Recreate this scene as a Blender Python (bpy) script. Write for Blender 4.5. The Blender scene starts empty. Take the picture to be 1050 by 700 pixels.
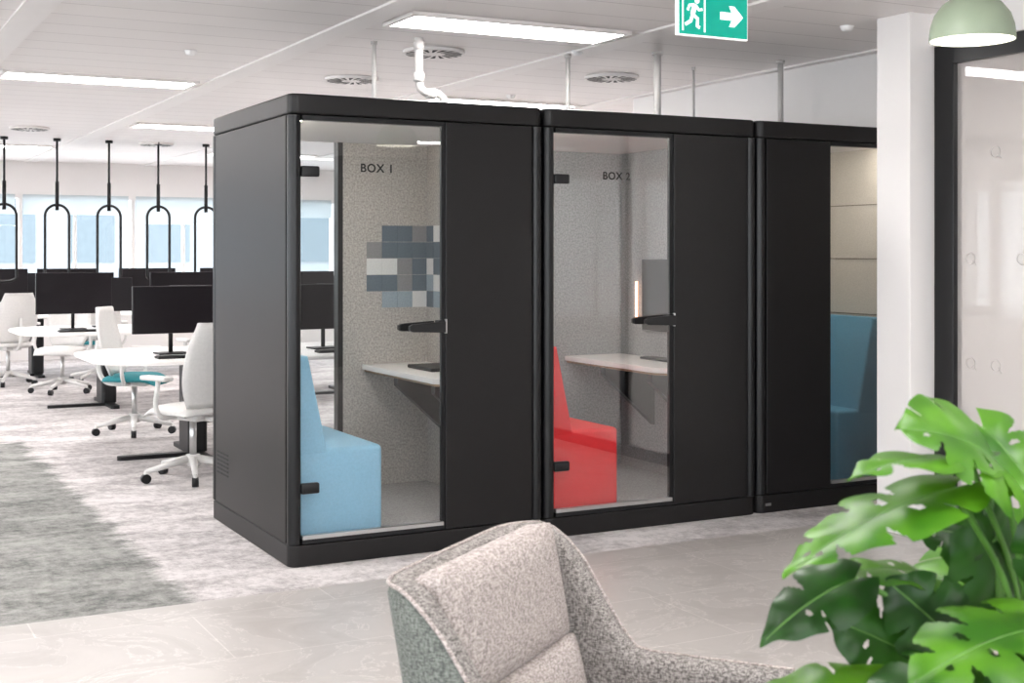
import bpy, bmesh, math, random
from mathutils import Vector, Matrix
random.seed(7)
S = bpy.context.scene
COL = S.collection

# ------------------------------------------------------------------ materials
def nt(m):
    m.use_nodes = True
    return m.node_tree, m.node_tree.nodes, m.node_tree.links

def mat(name, col, rough=0.5, metal=0.0, var=0.06, scale=6.0, bump=0.0, bscale=None, emit=0.0, spec=0.5, ecol=None, sheen=0.0):
    m = bpy.data.materials.new(name)
    t, n, l = nt(m)
    b = n["Principled BSDF"]
    tc = n.new("ShaderNodeTexCoord")
    ns = n.new("ShaderNodeTexNoise"); ns.inputs["Scale"].default_value = scale; ns.inputs["Detail"].default_value = 4
    l.new(tc.outputs["Object"], ns.inputs["Vector"])
    r = n.new("ShaderNodeValToRGB")
    c = Vector(col)
    lo = c * (1 - var); hi = c * (1 + var)
    r.color_ramp.elements[0].position = 0.3; r.color_ramp.elements[1].position = 0.7
    r.color_ramp.elements[0].color = (*lo, 1); r.color_ramp.elements[1].color = (*[min(1, x) for x in hi], 1)
    l.new(ns.outputs["Fac"], r.inputs["Fac"])
    l.new(r.outputs["Color"], b.inputs["Base Color"])
    b.inputs["Roughness"].default_value = rough
    b.inputs["Metallic"].default_value = metal
    b.inputs["Specular IOR Level"].default_value = spec
    if sheen: b.inputs["Sheen Weight"].default_value = sheen
    if bump:
        n2 = n.new("ShaderNodeTexNoise"); n2.inputs["Scale"].default_value = bscale or scale * 4; n2.inputs["Detail"].default_value = 5
        l.new(tc.outputs["Object"], n2.inputs["Vector"])
        bp = n.new("ShaderNodeBump"); bp.inputs["Strength"].default_value = bump; bp.inputs["Distance"].default_value = 0.01
        l.new(n2.outputs["Fac"], bp.inputs["Height"]); l.new(bp.outputs["Normal"], b.inputs["Normal"])
    if emit:
        b.inputs["Emission Color"].default_value = (*(ecol or col), 1)
        b.inputs["Emission Strength"].default_value = emit
    return m

def glass_mat(name, tint, refl=1.0, ior=1.5, haze=0.0, hcol=(0.9, 0.9, 0.9)):
    m = bpy.data.materials.new(name)
    t, n, l = nt(m)
    n.remove(n["Principled BSDF"])
    out = n["Material Output"]
    tr = n.new("ShaderNodeBsdfTransparent"); tr.inputs[0].default_value = (*tint, 1)
    gl = n.new("ShaderNodeBsdfGlossy"); gl.inputs["Roughness"].default_value = 0.0
    fr = n.new("ShaderNodeFresnel"); fr.inputs[0].default_value = ior
    mu = n.new("ShaderNodeMath"); mu.operation = 'MULTIPLY'; mu.inputs[1].default_value = refl; mu.use_clamp = True
    l.new(fr.outputs[0], mu.inputs[0])
    mx = n.new("ShaderNodeMixShader")
    l.new(mu.outputs[0], mx.inputs[0])
    src = tr.outputs[0]
    if haze:
        df = n.new("ShaderNodeBsdfDiffuse"); df.inputs[0].default_value = (*hcol, 1)
        tl = n.new("ShaderNodeBsdfTranslucent"); tl.inputs[0].default_value = (*hcol, 1)
        a = n.new("ShaderNodeMixShader"); a.inputs[0].default_value = 0.5
        l.new(df.outputs[0], a.inputs[1]); l.new(tl.outputs[0], a.inputs[2])
        h = n.new("ShaderNodeMixShader"); h.inputs[0].default_value = haze
        l.new(tr.outputs[0], h.inputs[1]); l.new(a.outputs[0], h.inputs[2]); src = h.outputs[0]
    l.new(src, mx.inputs[1]); l.new(gl.outputs[0], mx.inputs[2])
    l.new(mx.outputs[0], out.inputs[0])
    return m

M = {}
M['black'] = mat("black_laminate", (0.0080, 0.0072, 0.0075), 0.38, var=0.10, scale=3, bump=0.02, bscale=200, spec=0.33)
M['blacktrim'] = mat("black_trim", (0.005, 0.005, 0.006), 0.32, var=0.05, spec=0.38)
M['blackplastic'] = mat("black_plastic", (0.007, 0.007, 0.008), 0.42, var=0.05, spec=0.35)
M['screen'] = mat("screen_black", (0.009, 0.007, 0.009), 0.3, var=0.05, spec=0.28)
M['white'] = mat("white_paint", (0.81, 0.78, 0.765), 0.6, var=0.015, scale=2)
M['reflblock'] = mat("reflection_block_grey", (0.30, 0.30, 0.30), 0.8, var=0.04, scale=2)  # mid grey for the unseen wall added to dim glass reflections
M['whitegloss'] = mat("white_gloss", (0.84, 0.83, 0.82), 0.3, var=0.01)
M['desk'] = mat("white_desk", (0.85, 0.82, 0.80), 0.35, var=0.02)
M['chairwhite'] = mat("chair_white", (0.66, 0.645, 0.63), 0.5, var=0.04, scale=60)
M['felt'] = mat("felt_grey", (0.47, 0.44, 0.41), 0.95, var=0.30, scale=90, bump=0.3, bscale=300)
M['felt2'] = mat("felt_cool_grey", (0.34, 0.345, 0.345), 0.95, var=0.26, scale=90, bump=0.3, bscale=300)
M['feltbeige'] = mat("felt_beige", (0.50, 0.45, 0.385), 0.95, var=0.1, scale=140, bump=0.3, bscale=300)
M['reflA'] = mat("reflection_white", (0.76, 0.76, 0.75), 0.95, var=0.06, scale=140)  # these four colours paint a chequered reflection as solid squares
M['reflB'] = mat("reflection_greyblue", (0.12, 0.155, 0.19), 0.95, var=0.10, scale=140)
M['reflC'] = mat("reflection_paleblue", (0.33, 0.40, 0.46), 0.95, var=0.10, scale=140)
M['reflD'] = mat("reflection_grey", (0.26, 0.26, 0.265), 0.95, var=0.10, scale=140)
M['boothcarpet'] = mat("booth_carpet", (0.34, 0.33, 0.33), 1.0, var=0.35, scale=120, bump=0.4, bscale=260)
M['blue'] = mat("blue_fabric", (0.23, 0.45, 0.61), 0.85, var=0.05, scale=90, bump=0.15, bscale=500, sheen=0.1)
M['bluedark'] = mat("teal_blue_fabric", (0.09, 0.28, 0.41), 0.85, var=0.05, scale=90, bump=0.15, bscale=500)
M['red'] = mat("red_fabric", (0.68, 0.010, 0.016), 0.8, var=0.05, scale=90, bump=0.15, bscale=500)
M['teal'] = mat("teal_fabric", (0.02, 0.20, 0.23), 0.85, var=0.08, scale=90)
M['metal'] = mat("brushed_metal", (0.6, 0.6, 0.6), 0.3, metal=1.0, var=0.05)
M['sage'] = mat("sage_enamel", (0.28, 0.34, 0.245), 0.4, var=0.03)
M['lampin'] = mat("lamp_inside", (0.9, 0.88, 0.82), 0.6, emit=0.8, ecol=(1, 0.95, 0.88))
M['bulb'] = mat("bulb", (1, 1, 1), 0.5, emit=20, ecol=(1, 0.96, 0.9))
M['lightpanel'] = mat("light_diffuser", (1, 1, 1), 0.6, emit=28.0, ecol=(1, 0.972, 0.95))
M['boothfill'] = mat("booth_fill", (1, 1, 1), 0.6, emit=38.0, ecol=(1, 0.95, 0.88))  # glow of the added strips that brighten the booth interiors
M['signgreen'] = mat("sign_green", (0.0, 0.38, 0.28), 0.4, var=0.02, emit=0.22, ecol=(0.0, 0.62, 0.45))
M['signwhite'] = mat("sign_white", (0.95, 0.98, 0.97), 0.4, var=0.01, emit=0.5, ecol=(1, 1, 1))
M['warmrefl'] = mat("warm_reflection", (1, 0.6, 0.4), 0.4, var=0.01, emit=3.0, ecol=(1, 0.55, 0.35))  # warm reflection given as a glowing colour
M['textblack'] = mat("text_black", (0.008, 0.008, 0.008), 0.5)
M['soil'] = mat("soil", (0.03, 0.02, 0.013), 1.0, var=0.4, scale=80, bump=0.8)
M['pot'] = mat("pot_charcoal", (0.05, 0.05, 0.055), 0.6, bump=0.1)
M['stem'] = mat("stem_green", (0.08, 0.20, 0.03), 0.5, var=0.2, scale=20)
M['woodleg'] = mat("oak_leg", (0.35, 0.22, 0.12), 0.5, var=0.25, scale=15)
M['seam'] = mat("seam_brown", (0.16, 0.13, 0.10), 0.9)
M['facade'] = mat("facade", (0.24, 0.26, 0.275), 0.8, var=0.1)
M['facadewin'] = mat("facade_window", (0.11, 0.14, 0.16), 0.3)
M['duct'] = mat("pipe_white", (0.56, 0.535, 0.52), 0.45)
M['darkslot'] = mat("dark_slot", (0.03, 0.03, 0.03), 0.7)
M['glass'] = glass_mat("booth_glass", (0.94, 0.955, 0.955), 2.3)
M['glassback'] = glass_mat("booth_back_glass", (0.84, 0.87, 0.88), 1.5)
M['winglass'] = glass_mat("window_glass", (0.84, 0.88, 0.90), 1.0)
M['frost'] = glass_mat("frosted_glass", (0.92, 0.92, 0.91), 1.5, haze=0.5, hcol=(0.86, 0.825, 0.805))
M['blind'] = glass_mat("blind_fabric", (0.9, 0.95, 0.98), 0.0, haze=0.9, hcol=(0.55, 0.60, 0.62))

def tweed(name, a, b2):
    m = bpy.data.materials.new(name); t, n, l = nt(m); b = n["Principled BSDF"]
    tc = n.new("ShaderNodeTexCoord")
    mp = n.new("ShaderNodeMapping"); mp.inputs["Scale"].default_value = (1, 1, 0.3)
    l.new(tc.outputs["Object"], mp.inputs[0])
    v = n.new("ShaderNodeTexNoise"); v.inputs["Scale"].default_value = 330; v.inputs["Detail"].default_value = 3
    l.new(mp.outputs[0], v.inputs["Vector"])
    mp2 = n.new("ShaderNodeMapping"); mp2.inputs["Scale"].default_value = (0.25, 0.25, 1)
    l.new(tc.outputs["Object"], mp2.inputs[0])
    v2 = n.new("ShaderNodeTexNoise"); v2.inputs["Scale"].default_value = 380; v2.inputs["Detail"].default_value = 2
    l.new(mp2.outputs[0], v2.inputs["Vector"])
    ad = n.new("ShaderNodeMath"); ad.operation = 'MULTIPLY'; l.new(v.outputs["Fac"], ad.inputs[0]); l.new(v2.outputs["Fac"], ad.inputs[1])
    r = n.new("ShaderNodeValToRGB"); r.color_ramp.elements[0].position = 0.15; r.color_ramp.elements[1].position = 0.34
    r.color_ramp.elements[0].color = (*a, 1); r.color_ramp.elements[1].color = (*b2, 1)
    l.new(ad.outputs[0], r.inputs[0]); l.new(r.outputs[0], b.inputs["Base Color"])
    bp = n.new("ShaderNodeBump"); bp.inputs["Strength"].default_value = 0.6; bp.inputs["Distance"].default_value = 0.004
    l.new(ad.outputs[0], bp.inputs["Height"]); l.new(bp.outputs[0], b.inputs["Normal"])
    b.inputs["Roughness"].default_value = 0.95
    return m
M['tweed'] = tweed("tweed_grey", (0.080, 0.072, 0.067), (0.34, 0.315, 0.30))
M['tweedlight'] = tweed("tweed_light", (0.21, 0.18, 0.17), (0.52, 0.465, 0.445))
M['tweedgreen'] = tweed("tweed_greygreen", (0.055, 0.062, 0.056), (0.185, 0.200, 0.182))

def leafmat(name, a, b2, tcol):
    m = bpy.data.materials.new(name); t, n, l = nt(m); b = n["Principled BSDF"]; out = n["Material Output"]
    tc = n.new("ShaderNodeTexCoord")
    v = n.new("ShaderNodeTexNoise"); v.inputs["Scale"].default_value = 12; l.new(tc.outputs["Object"], v.inputs["Vector"])
    r = n.new("ShaderNodeValToRGB"); r.color_ramp.elements[0].position = 0.35; r.color_ramp.elements[1].position = 0.65
    r.color_ramp.elements[0].color = (*a, 1); r.color_ramp.elements[1].color = (*b2, 1)
    l.new(v.outputs["Fac"], r.inputs[0]); l.new(r.outputs[0], b.inputs["Base Color"])
    b.inputs["Roughness"].default_value = 0.38; b.inputs["Specular IOR Level"].default_value = 0.4
    tl = n.new("ShaderNodeBsdfTranslucent"); tl.inputs[0].default_value = (*tcol, 1)
    mx = n.new("ShaderNodeMixShader"); mx.inputs[0].default_value = 0.25
    l.new(b.outputs[0], mx.inputs[1]); l.new(tl.outputs[0], mx.inputs[2]); l.new(mx.outputs[0], out.inputs[0])
    return m
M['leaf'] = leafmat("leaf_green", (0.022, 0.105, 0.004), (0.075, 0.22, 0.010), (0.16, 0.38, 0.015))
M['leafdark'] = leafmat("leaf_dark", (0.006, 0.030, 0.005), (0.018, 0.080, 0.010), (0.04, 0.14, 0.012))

def carpet():
    m = bpy.data.materials.new("carpet_mottled"); t, n, l = nt(m); b = n["Principled BSDF"]
    tc = n.new("ShaderNodeTexCoord")
    def noise(sc, scale, det=6, rg=0.65):
        mp = n.new("ShaderNodeMapping"); mp.inputs["Scale"].default_value = sc; l.new(tc.outputs["Object"], mp.inputs[0])
        v = n.new("ShaderNodeTexNoise"); v.inputs["Scale"].default_value = scale; v.inputs["Detail"].default_value = det; v.inputs["Roughness"].default_value = rg
        l.new(mp.outputs[0], v.inputs["Vector"]); return v.outputs["Fac"]
    def ramp(src, p0, p1, c0, c1):
        r = n.new("ShaderNodeValToRGB"); r.color_ramp.elements[0].position = p0; r.color_ramp.elements[1].position = p1
        r.color_ramp.elements[0].color = (*c0, 1); r.color_ramp.elements[1].color = (*c1, 1); l.new(src, r.inputs[0]); return r.outputs[0]
    def mth(op, a, b_=None, clamp=False):
        x = n.new("ShaderNodeMath"); x.operation = op; x.use_clamp = clamp
        for i, q in enumerate((a, b_)):
            if q is None: continue
            if isinstance(q, (int, float)): x.inputs[i].default_value = q
            else: l.new(q, x.inputs[i])
        return x.outputs[0]
    f1 = noise((1, 2.0, 1), 1.6, 12, 0.8)
    f2 = noise((1.6, 1, 1), 11.0, 10, 0.85)
    fs = mth('ADD', mth('MULTIPLY', f1, 0.55), mth('MULTIPLY', f2, 0.45))
    light = ramp(fs, 0.43, 0.55, (0.35, 0.325, 0.325), (0.68, 0.645, 0.64))
    dark = ramp(fs, 0.42, 0.56, (0.13, 0.135, 0.128), (0.37, 0.365, 0.35))
    sp = n.new("ShaderNodeSeparateXYZ"); l.new(tc.outputs["Object"], sp.inputs[0])
    jit = mth('MULTIPLY', mth('SUBTRACT', f1, 0.5), 0.5)
    xx = mth('ADD', sp.outputs[0], jit); yy = mth('ADD', sp.outputs[1], jit)
    fx = mth('MULTIPLY', mth('SUBTRACT', -0.5, xx), 12.0, True)
    fy = mth('MULTIPLY', mth('SUBTRACT', 4.9, yy), 12.0, True)
    f = mth('MULTIPLY', fx, fy)
    mx = n.new("ShaderNodeMix"); mx.data_type = 'RGBA'
    l.new(f, mx.inputs[0]); l.new(light, mx.inputs[6]); l.new(dark, mx.inputs[7])
    l.new(mx.outputs[2], b.inputs["Base Color"]); b.inputs["Roughness"].default_value = 0.95
    b.inputs["Specular IOR Level"].default_value = 0.2
    bp = n.new("ShaderNodeBump"); bp.inputs["Strength"].default_value = 0.3; bp.inputs["Distance"].default_value = 0.005
    l.new(noise((1, 1, 1), 250, 3), bp.inputs["Height"]); l.new(bp.outputs[0], b.inputs["Normal"])
    return m
M['carpet'] = carpet()

def bricks(name, w, h, mortar, c1, c2, cm, rough, veins=False, off=0.5, loc=(0, 0, 0), bumps=0.2):
    m = bpy.data.materials.new(name); t, n, l = nt(m); b = n["Principled BSDF"]
    tc = n.new("ShaderNodeTexCoord"); mp = n.new("ShaderNodeMapping"); mp.inputs["Location"].default_value = loc
    l.new(tc.outputs["Object"], mp.inputs[0])
    br = n.new("ShaderNodeTexBrick"); br.offset = off
    br.inputs["Scale"].default_value = 1; br.inputs["Brick Width"].default_value = w; br.inputs["Row Height"].default_value = h
    br.inputs["Mortar Size"].default_value = mortar; br.inputs["Mortar Smooth"].default_value = 0.1
    br.inputs["Color1"].default_value = (*c1, 1); br.inputs["Color2"].default_value = (*c2, 1); br.inputs["Mortar"].default_value = (*cm, 1)
    l.new(mp.outputs[0], br.inputs["Vector"]); src = br.outputs["Color"]
    if veins:
        v = n.new("ShaderNodeTexNoise"); v.inputs["Scale"].default_value = 2.2; v.inputs["Detail"].default_value = 10; v.inputs["Roughness"].default_value = 0.65
        v.inputs["Distortion"].default_value = 1.2
        l.new(tc.outputs["Object"], v.inputs["Vector"])
        r = n.new("ShaderNodeValToRGB"); e = r.color_ramp.elements
        e[0].position = 0.3; e[0].color = (0.76, 0.75, 0.74, 1); e[1].position = 0.7; e[1].color = (1, 1, 1, 1)
        k = e.new(0.49); k.color = (0.90, 0.90, 0.90, 1); k = e.new(0.50); k.color = (1.18, 1.18, 1.18, 1); k = e.new(0.51); k.color = (0.92, 0.92, 0.92, 1)
        l.new(v.outputs["Fac"], r.inputs[0])
        mx = n.new("ShaderNodeMix"); mx.data_type = 'RGBA'; mx.blend_type = 'MULTIPLY'; mx.inputs[0].default_value = 1
        l.new(src, mx.inputs[6]); l.new(r.outputs[0], mx.inputs[7]); src = mx.outputs[2]
    l.new(src, b.inputs["Base Color"]); b.inputs["Roughness"].default_value = rough
    bp = n.new("ShaderNodeBump"); bp.invert = True; bp.inputs["Strength"].default_value = bumps; bp.inputs["Distance"].default_value = 0.004
    l.new(br.outputs["Fac"], bp.inputs["Height"]); l.new(bp.outputs[0], b.inputs["Normal"])
    return m
M['tile'] = bricks("stone_tile", 1.2, 0.6, 0.003, (0.455, 0.425, 0.405), (0.49, 0.46, 0.44), (0.60, 0.565, 0.54), 0.36, True)
M['ceil'] = bricks("ceiling_panels", 1.6, 0.32, 0.006, (0.82, 0.775, 0.76), (0.80, 0.755, 0.74), (0.58, 0.535, 0.525), 0.42, False, 0.0, (0.15 + 0.8, 0, 0))
M['band'] = mat("ceiling_band", (0.83, 0.79, 0.775), 0.4, var=0.01)

# ------------------------------------------------------------------ geometry helpers
def link(o, parent=None):
    COL.objects.link(o)
    if parent: o.parent = parent
    return o
def empty(name, loc=(0, 0, 0), rz=0.0):
    e = bpy.data.objects.new(name, None); e.empty_display_size = 0.2
    e.location = loc; e.rotation_euler = (0, 0, rz); COL.objects.link(e); return e
def finish(bm, name, m, parent=None, smooth=False, loc=(0, 0, 0)):
    me = bpy.data.meshes.new(name); bmesh.ops.recalc_face_normals(bm, faces=bm.faces[:]); bm.to_mesh(me); bm.free()
    ms = m if isinstance(m, (list, tuple)) else [m]
    for x in ms: me.materials.append(x)
    if smooth:
        for p in me.polygons: p.use_smooth = True
    o = bpy.data.objects.new(name, me); o.location = loc
    return link(o, parent)
def box(name, a, b, m, parent=None, bevel=0.0, seg=2, smooth=False):
    c = [(a[i] + b[i]) / 2 for i in range(3)]; d = [abs(b[i] - a[i]) for i in range(3)]
    bm = bmesh.new(); bmesh.ops.create_cube(bm, size=1.0)
    for v in bm.verts: v.co = Vector((v.co.x * d[0], v.co.y * d[1], v.co.z * d[2]))
    if bevel: bmesh.ops.bevel(bm, geom=bm.edges[:], offset=min(bevel, min(d) * 0.49), segments=seg, profile=0.5, affect='EDGES')
    return finish(bm, name, m, parent, smooth or (bevel > 0 and seg > 2), c)
def roundrect(w, d, r, seg=6):
    pts = []
    for cx, cy, a0 in ((w / 2 - r, d / 2 - r, 0), (-w / 2 + r, d / 2 - r, 90), (-w / 2 + r, -d / 2 + r, 180), (w / 2 - r, -d / 2 + r, 270)):
        for i in range(seg + 1):
            a = math.radians(a0 + 90 * i / seg); pts.append((cx + r * math.cos(a), cy + r * math.sin(a)))
    return pts
def prism(name, pts, z0, z1, m, parent=None, loc=(0, 0, 0), bevel=0.0, axis='Z'):
    bm = bmesh.new()
    vs = [bm.verts.new((p[0], p[1], z0)) for p in pts]; f = bm.faces.new(vs)
    ex = bmesh.ops.extrude_face_region(bm, geom=[f])
    top = [e for e in ex['geom'] if isinstance(e, bmesh.types.BMVert)]
    for v in top: v.co.z = z1
    if bevel:
        es = [e for e in bm.edges if abs(e.verts[0].co.z - e.verts[1].co.z) < 1e-6]
        bmesh.ops.bevel(bm, geom=es, offset=bevel, segments=2, profile=0.5, affect='EDGES')
    if axis == 'Y':
        for v in bm.verts: v.co = Vector((v.co.x, v.co.z, v.co.y))
    if axis == 'X':
        for v in bm.verts: v.co = Vector((v.co.z, v.co.x, v.co.y))
    return finish(bm, name, m, parent, False, loc)
def cyl(name, p0, p1, r0, m, parent=None, r1=None, seg=20, smooth=True):
    p0 = Vector(p0); p1 = Vector(p1); r1 = r0 if r1 is None else r1
    bm = bmesh.new(); L = (p1 - p0).length
    bmesh.ops.create_cone(bm, cap_ends=True, segments=seg, radius1=r0, radius2=r1, depth=L)
    q = (p1 - p0).to_track_quat('Z', 'Y').to_matrix().to_4x4()
    bmesh.ops.transform(bm, matrix=q, verts=bm.verts)
    o = finish(bm, name, m, parent, False, (p0 + p1) / 2)
    for p in o.data.polygons: p.use_smooth = len(p.vertices) == 4
    return o
def tube(name, pts, r, m, parent=None, cyclic=False, bez=False, res=3):
    cu = bpy.data.curves.new(name, 'CURVE'); cu.dimensions = '3D'; cu.bevel_depth = r; cu.bevel_resolution = res; cu.use_fill_caps = True
    if bez:
        sp = cu.splines.new('BEZIER'); sp.bezier_points.add(len(pts) - 1)
        for q, p in zip(sp.bezier_points, pts):
            q.co = p; q.handle_left_type = 'AUTO'; q.handle_right_type = 'AUTO'
    else:
        sp = cu.splines.new('POLY'); sp.points.add(len(pts) - 1)
        for q, p in zip(sp.points, pts): q.co = (*p, 1)
    sp.use_cyclic_u = cyclic; cu.materials.append(m)
    o = bpy.data.objects.new(name, cu); return link(o, parent)
def quad(name, pts, m, parent=None):
    bm = bmesh.new(); bm.faces.new([bm.verts.new(p) for p in pts]); return finish(bm, name, m, parent)
def lathe(name, prof, m, parent=None, loc=(0, 0, 0), seg=40):
    bm = bmesh.new(); rings = []
    for r, z in prof:
        rings.append([bm.verts.new((r * math.cos(2 * math.pi * i / seg), r * math.sin(2 * math.pi * i / seg), z)) for i in range(seg)])
    for a, b in zip(rings, rings[1:]):
        for i in range(seg):
            bm.faces.new((a[i], a[(i + 1) % seg], b[(i + 1) % seg], b[i]))
    return finish(bm, name, m, parent, True, loc)
def text(name, s, size, loc, m, parent, rot=(math.pi / 2, 0, 0)):
    cu = bpy.data.curves.new(name, 'FONT'); cu.body = s; cu.size = size; cu.extrude = 0.0008; cu.offset = size * 0.018; cu.space_character = 1.1
    cu.materials.append(m); o = bpy.data.objects.new(name, cu); o.location = loc; o.rotation_euler = rot; return link(o, parent)

# ------------------------------------------------------------------ camera
CX, CY, CZ = -1.942, -5.862, 1.46
cd = bpy.data.cameras.new("camera"); cam = bpy.data.objects.new("camera", cd); COL.objects.link(cam)
cam.location = (CX, CY, CZ); cam.rotation_euler = (math.radians(90), 0, -math.atan2(0.468, 0.8836))
cd.sensor_width = 36; cd.lens = 1351 / 1050 * 36; cd.shift_y = -91 / 1050
cd.clip_end = 200; cd.clip_start = 0.05
cd.dof.use_dof = True; cd.dof.focus_distance = 6.8; cd.dof.aperture_fstop = 8
S.camera = cam
def F(lat, d, z):   # metres right of / ahead of the viewing point -> room coordinates
    return Vector((CX + 0.8837 * lat + 0.468 * d, CY - 0.468 * lat + 0.8836 * d, z))

# ------------------------------------------------------------------ room
H = 2.70; X0, X1, Y0, Y1 = -7.0, 11.0, -10.0, 13.0; YS = -0.38; WX = 3.85
box("floor_tile", (X0, Y0, -0.1), (X1, YS, 0), M['tile'])
oc = box("floor_carpet", (X0, YS, -0.1), (X1, Y1, 0), M['carpet'])
for o in (oc, bpy.data.objects["floor_tile"]):
    loc = o.location.copy(); o.data.transform(Matrix.Translation(loc)); o.location = (0, 0, 0)
c = box("ceiling", (X0, Y0, H), (X1, Y1, H + 0.1), M['ceil'])
loc = c.location.copy(); c.data.transform(Matrix.Translation(loc)); c.location = (0, 0, 0)
bn = empty("ceiling_bands")
for i in range(-5, 7):
    x = 0.65 + 1.6 * i
    if x < X0 or x > X1: continue
    box("band", (x - 0.08, Y0, H - 0.012), (x + 0.08, Y1, H + 0.01), M['band'], bn)
rows = [(-7.5, (-5.25, -2.05, 1.15, 4.40, 7.6)), (-5.1, (-3.36, -0.16, 9.5)), (-2.7, (-6.0, -3.35, -0.15, 4.8, 8.0))]
for k, y in enumerate((0.55, 3.8, 7.05, 10.3)):
    st = -1.76 if k % 2 == 0 else -0.15
    rows.append((y, tuple(x for x in (st + 3.2 * j for j in range(-2, 4)) if X0 + 1 < x < X1 - 1)))
for y, xs in rows:
    for x in xs:
        e = empty("ceiling_light", (x, y, H))
        box("diffuser", (-0.64, -0.17, -0.016), (0.64, 0.17, 0.0), M['lightpanel'], e)
        for nm, a, b in (("rim_a", (-0.67, -0.2, -0.02), (0.67, -0.17, 0)), ("rim_b", (-0.67, 0.17, -0.02), (0.67, 0.2, 0)),
                         ("rim_c", (-0.67, -0.17, -0.02), (-0.64, 0.17, 0)), ("rim_d", (0.64, -0.17, -0.02), (0.67, 0.17, 0))):
            box(nm, a, b, M['band'], e)
def wallX(name, y, xa, xb, za, zb, n, t=0.2, dirn=1, blind=False):
    ya, yb = (y, y + t) if dirn > 0 else (y - t, y)
    box(name, (xa, ya, 0), (xb, yb, za), M['white'])
    box(name + "_head", (xa, ya, zb), (xb, yb, H), M['white'])
    w = (xb - xa) / n
    for i in range(n):
        e = empty("window_%s_%d" % (name[5:], i + 1), (xa + w * i, y, 0))
        ym = (ya + yb) / 2 - y
        box("mullion", (0.0, ya - y, za), (0.05, yb - y, zb), M['white'], e)
        box("rail", (0.05, ym - 0.03, za), (w, ym + 0.03, za + 0.06), M['whitegloss'], e)
        box("mid_mullion", (w / 2 - 0.02, ym - 0.03, za + 0.06), (w / 2 + 0.02, ym + 0.03, zb), M['whitegloss'], e)
        quad("pane", [(0.05, ym, za), (w, ym, za), (w, ym, zb), (0.05, ym, zb)], M['winglass'], e)
        if blind:
            zz = zb - (0.22 if i % 3 else 0.34)
            yy = ya - y - 0.03 if dirn > 0 else yb - y + 0.03
            quad("blind", [(0.05, yy, zz), (w - 0.05, yy, zz), (w - 0.05, yy, zb + 0.05), (0.05, yy, zb + 0.05)], M['blind'], e)
wallX("wall_back", Y1, X0, X1, 0.95, 2.2, 12, dirn=1, blind=True)
wallX("wall_front", Y0, X0, 2.6, 0.5, 2.5, 6, dirn=-1)
box("reflection_block_wall", (2.6, Y0 - 0.2, 0), (X1, Y0, H), M['reflblock'])  # unseen wall added instead of windows, so the booth glass reflects less
box("wall_left", (X0 - 0.2, Y0, 0), (X0, Y1, 0.5), M['white'])
box("wall_left_head", (X0 - 0.2, Y0, 2.5), (X0, Y1, H), M['white'])
for i in range(12):
    w = (Y1 - Y0) / 12; y = Y0 + w * i
    e = empty("window_left_%d" % (i + 1), (X0 - 0.2, y, 0))
    box("mullion", (0, 0, 0.5), (0.2, 0.06, 2.5), M['white'], e)
    quad("pane", [(0.1, 0.06, 0.5), (0.1, w, 0.5), (0.1, w, 2.5), (0.1, 0.06, 2.5)], M['winglass'], e)
box("wall_right", (X1, Y0, 0), (X1 + 0.2, Y1, H), M['white'])
box("wall_core", (WX, -0.6, 0), (WX + 0.15, 3.0, H), M['white'])
box("wall_meeting", (3.22, -0.72, 0), (X1, -0.6, H), M['white'])
cl = empty("column", (3.125, -0.71, 0))
box("shaft", (-0.085, -0.12, 0), (0.085, 0.12, H), M['white'], cl, bevel=0.004)
box("baseboard_column", (-0.097, -0.132, 0), (0.085, 0.12, 0.13), M['whitegloss'], cl, bevel=0.004)
pt = empty("door_partition", (3.24, -0.83, 0))
box("post", (-0.03, -0.13, 0), (0.03, -0.0, 2.53), M['blacktrim'], pt, bevel=0.003)
box("top_rail", (-0.03, -3.6, 2.43), (0.03, -0.13, 2.53), M['blacktrim'], pt)
box("bottom_rail", (-0.03, -3.6, 0), (0.03, -0.13, 0.08), M['blacktrim'], pt)
box("post_mid", (-0.03, -1.33, 0.08), (0.03, -1.26, 2.43), M['blacktrim'], pt)
box("post_end", (-0.03, -3.6, 0.08), (0.03, -3.53, 2.43), M['blacktrim'], pt)
box("bulkhead", (-0.06, -3.6, 2.53), (0.06, 0.0, H), M['white'], pt)
quad("frosted_pane", [(0, -0.13, 0.08), (0, -3.53, 0.08), (0, -3.53, 2.43), (0, -0.13, 2.43)], M['frost'], pt)
M['logo'] = mat("logo_film", (0.48, 0.46, 0.445), 0.7)
for (y, z) in ((-0.22, 1.43), (-0.22, 0.9), (-0.38, 0.9), (-0.38, 1.96), (-0.54, 1.43), (-0.7, 0.9)):
    pts = [(-0.006, y + 0.028 * math.cos(a), z + 0.028 * math.sin(a)) for a in [2 * math.pi * i / 24 for i in range(24)]]
    tube("logo_ring", pts, 0.0022, M['logo'], pt, cyclic=True, res=1)
    tube("logo_tail", [(-0.006, y - 0.012, z - 0.012), (-0.006, y - 0.036, z - 0.034)], 0.0022, M['logo'], pt, res=1)
box("wall_meeting_end", (3.22, -4.5, 0), (X1, -4.43, H), M['white'])

ex = empty("building_opposite", (0, 30, -6))
box("facade_wall", (-25, 0, 0), (45, 3, 10.2), M['facade'], ex)
for i in range(34):
    for j in range(3):
        box("facade_window", (-24 + i * 2.0, -0.05, 1.0 + j * 3.1), (-22.9 + i * 2.0, 0.0, 2.9 + j * 3.1), M['facadewin'], ex)

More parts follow.
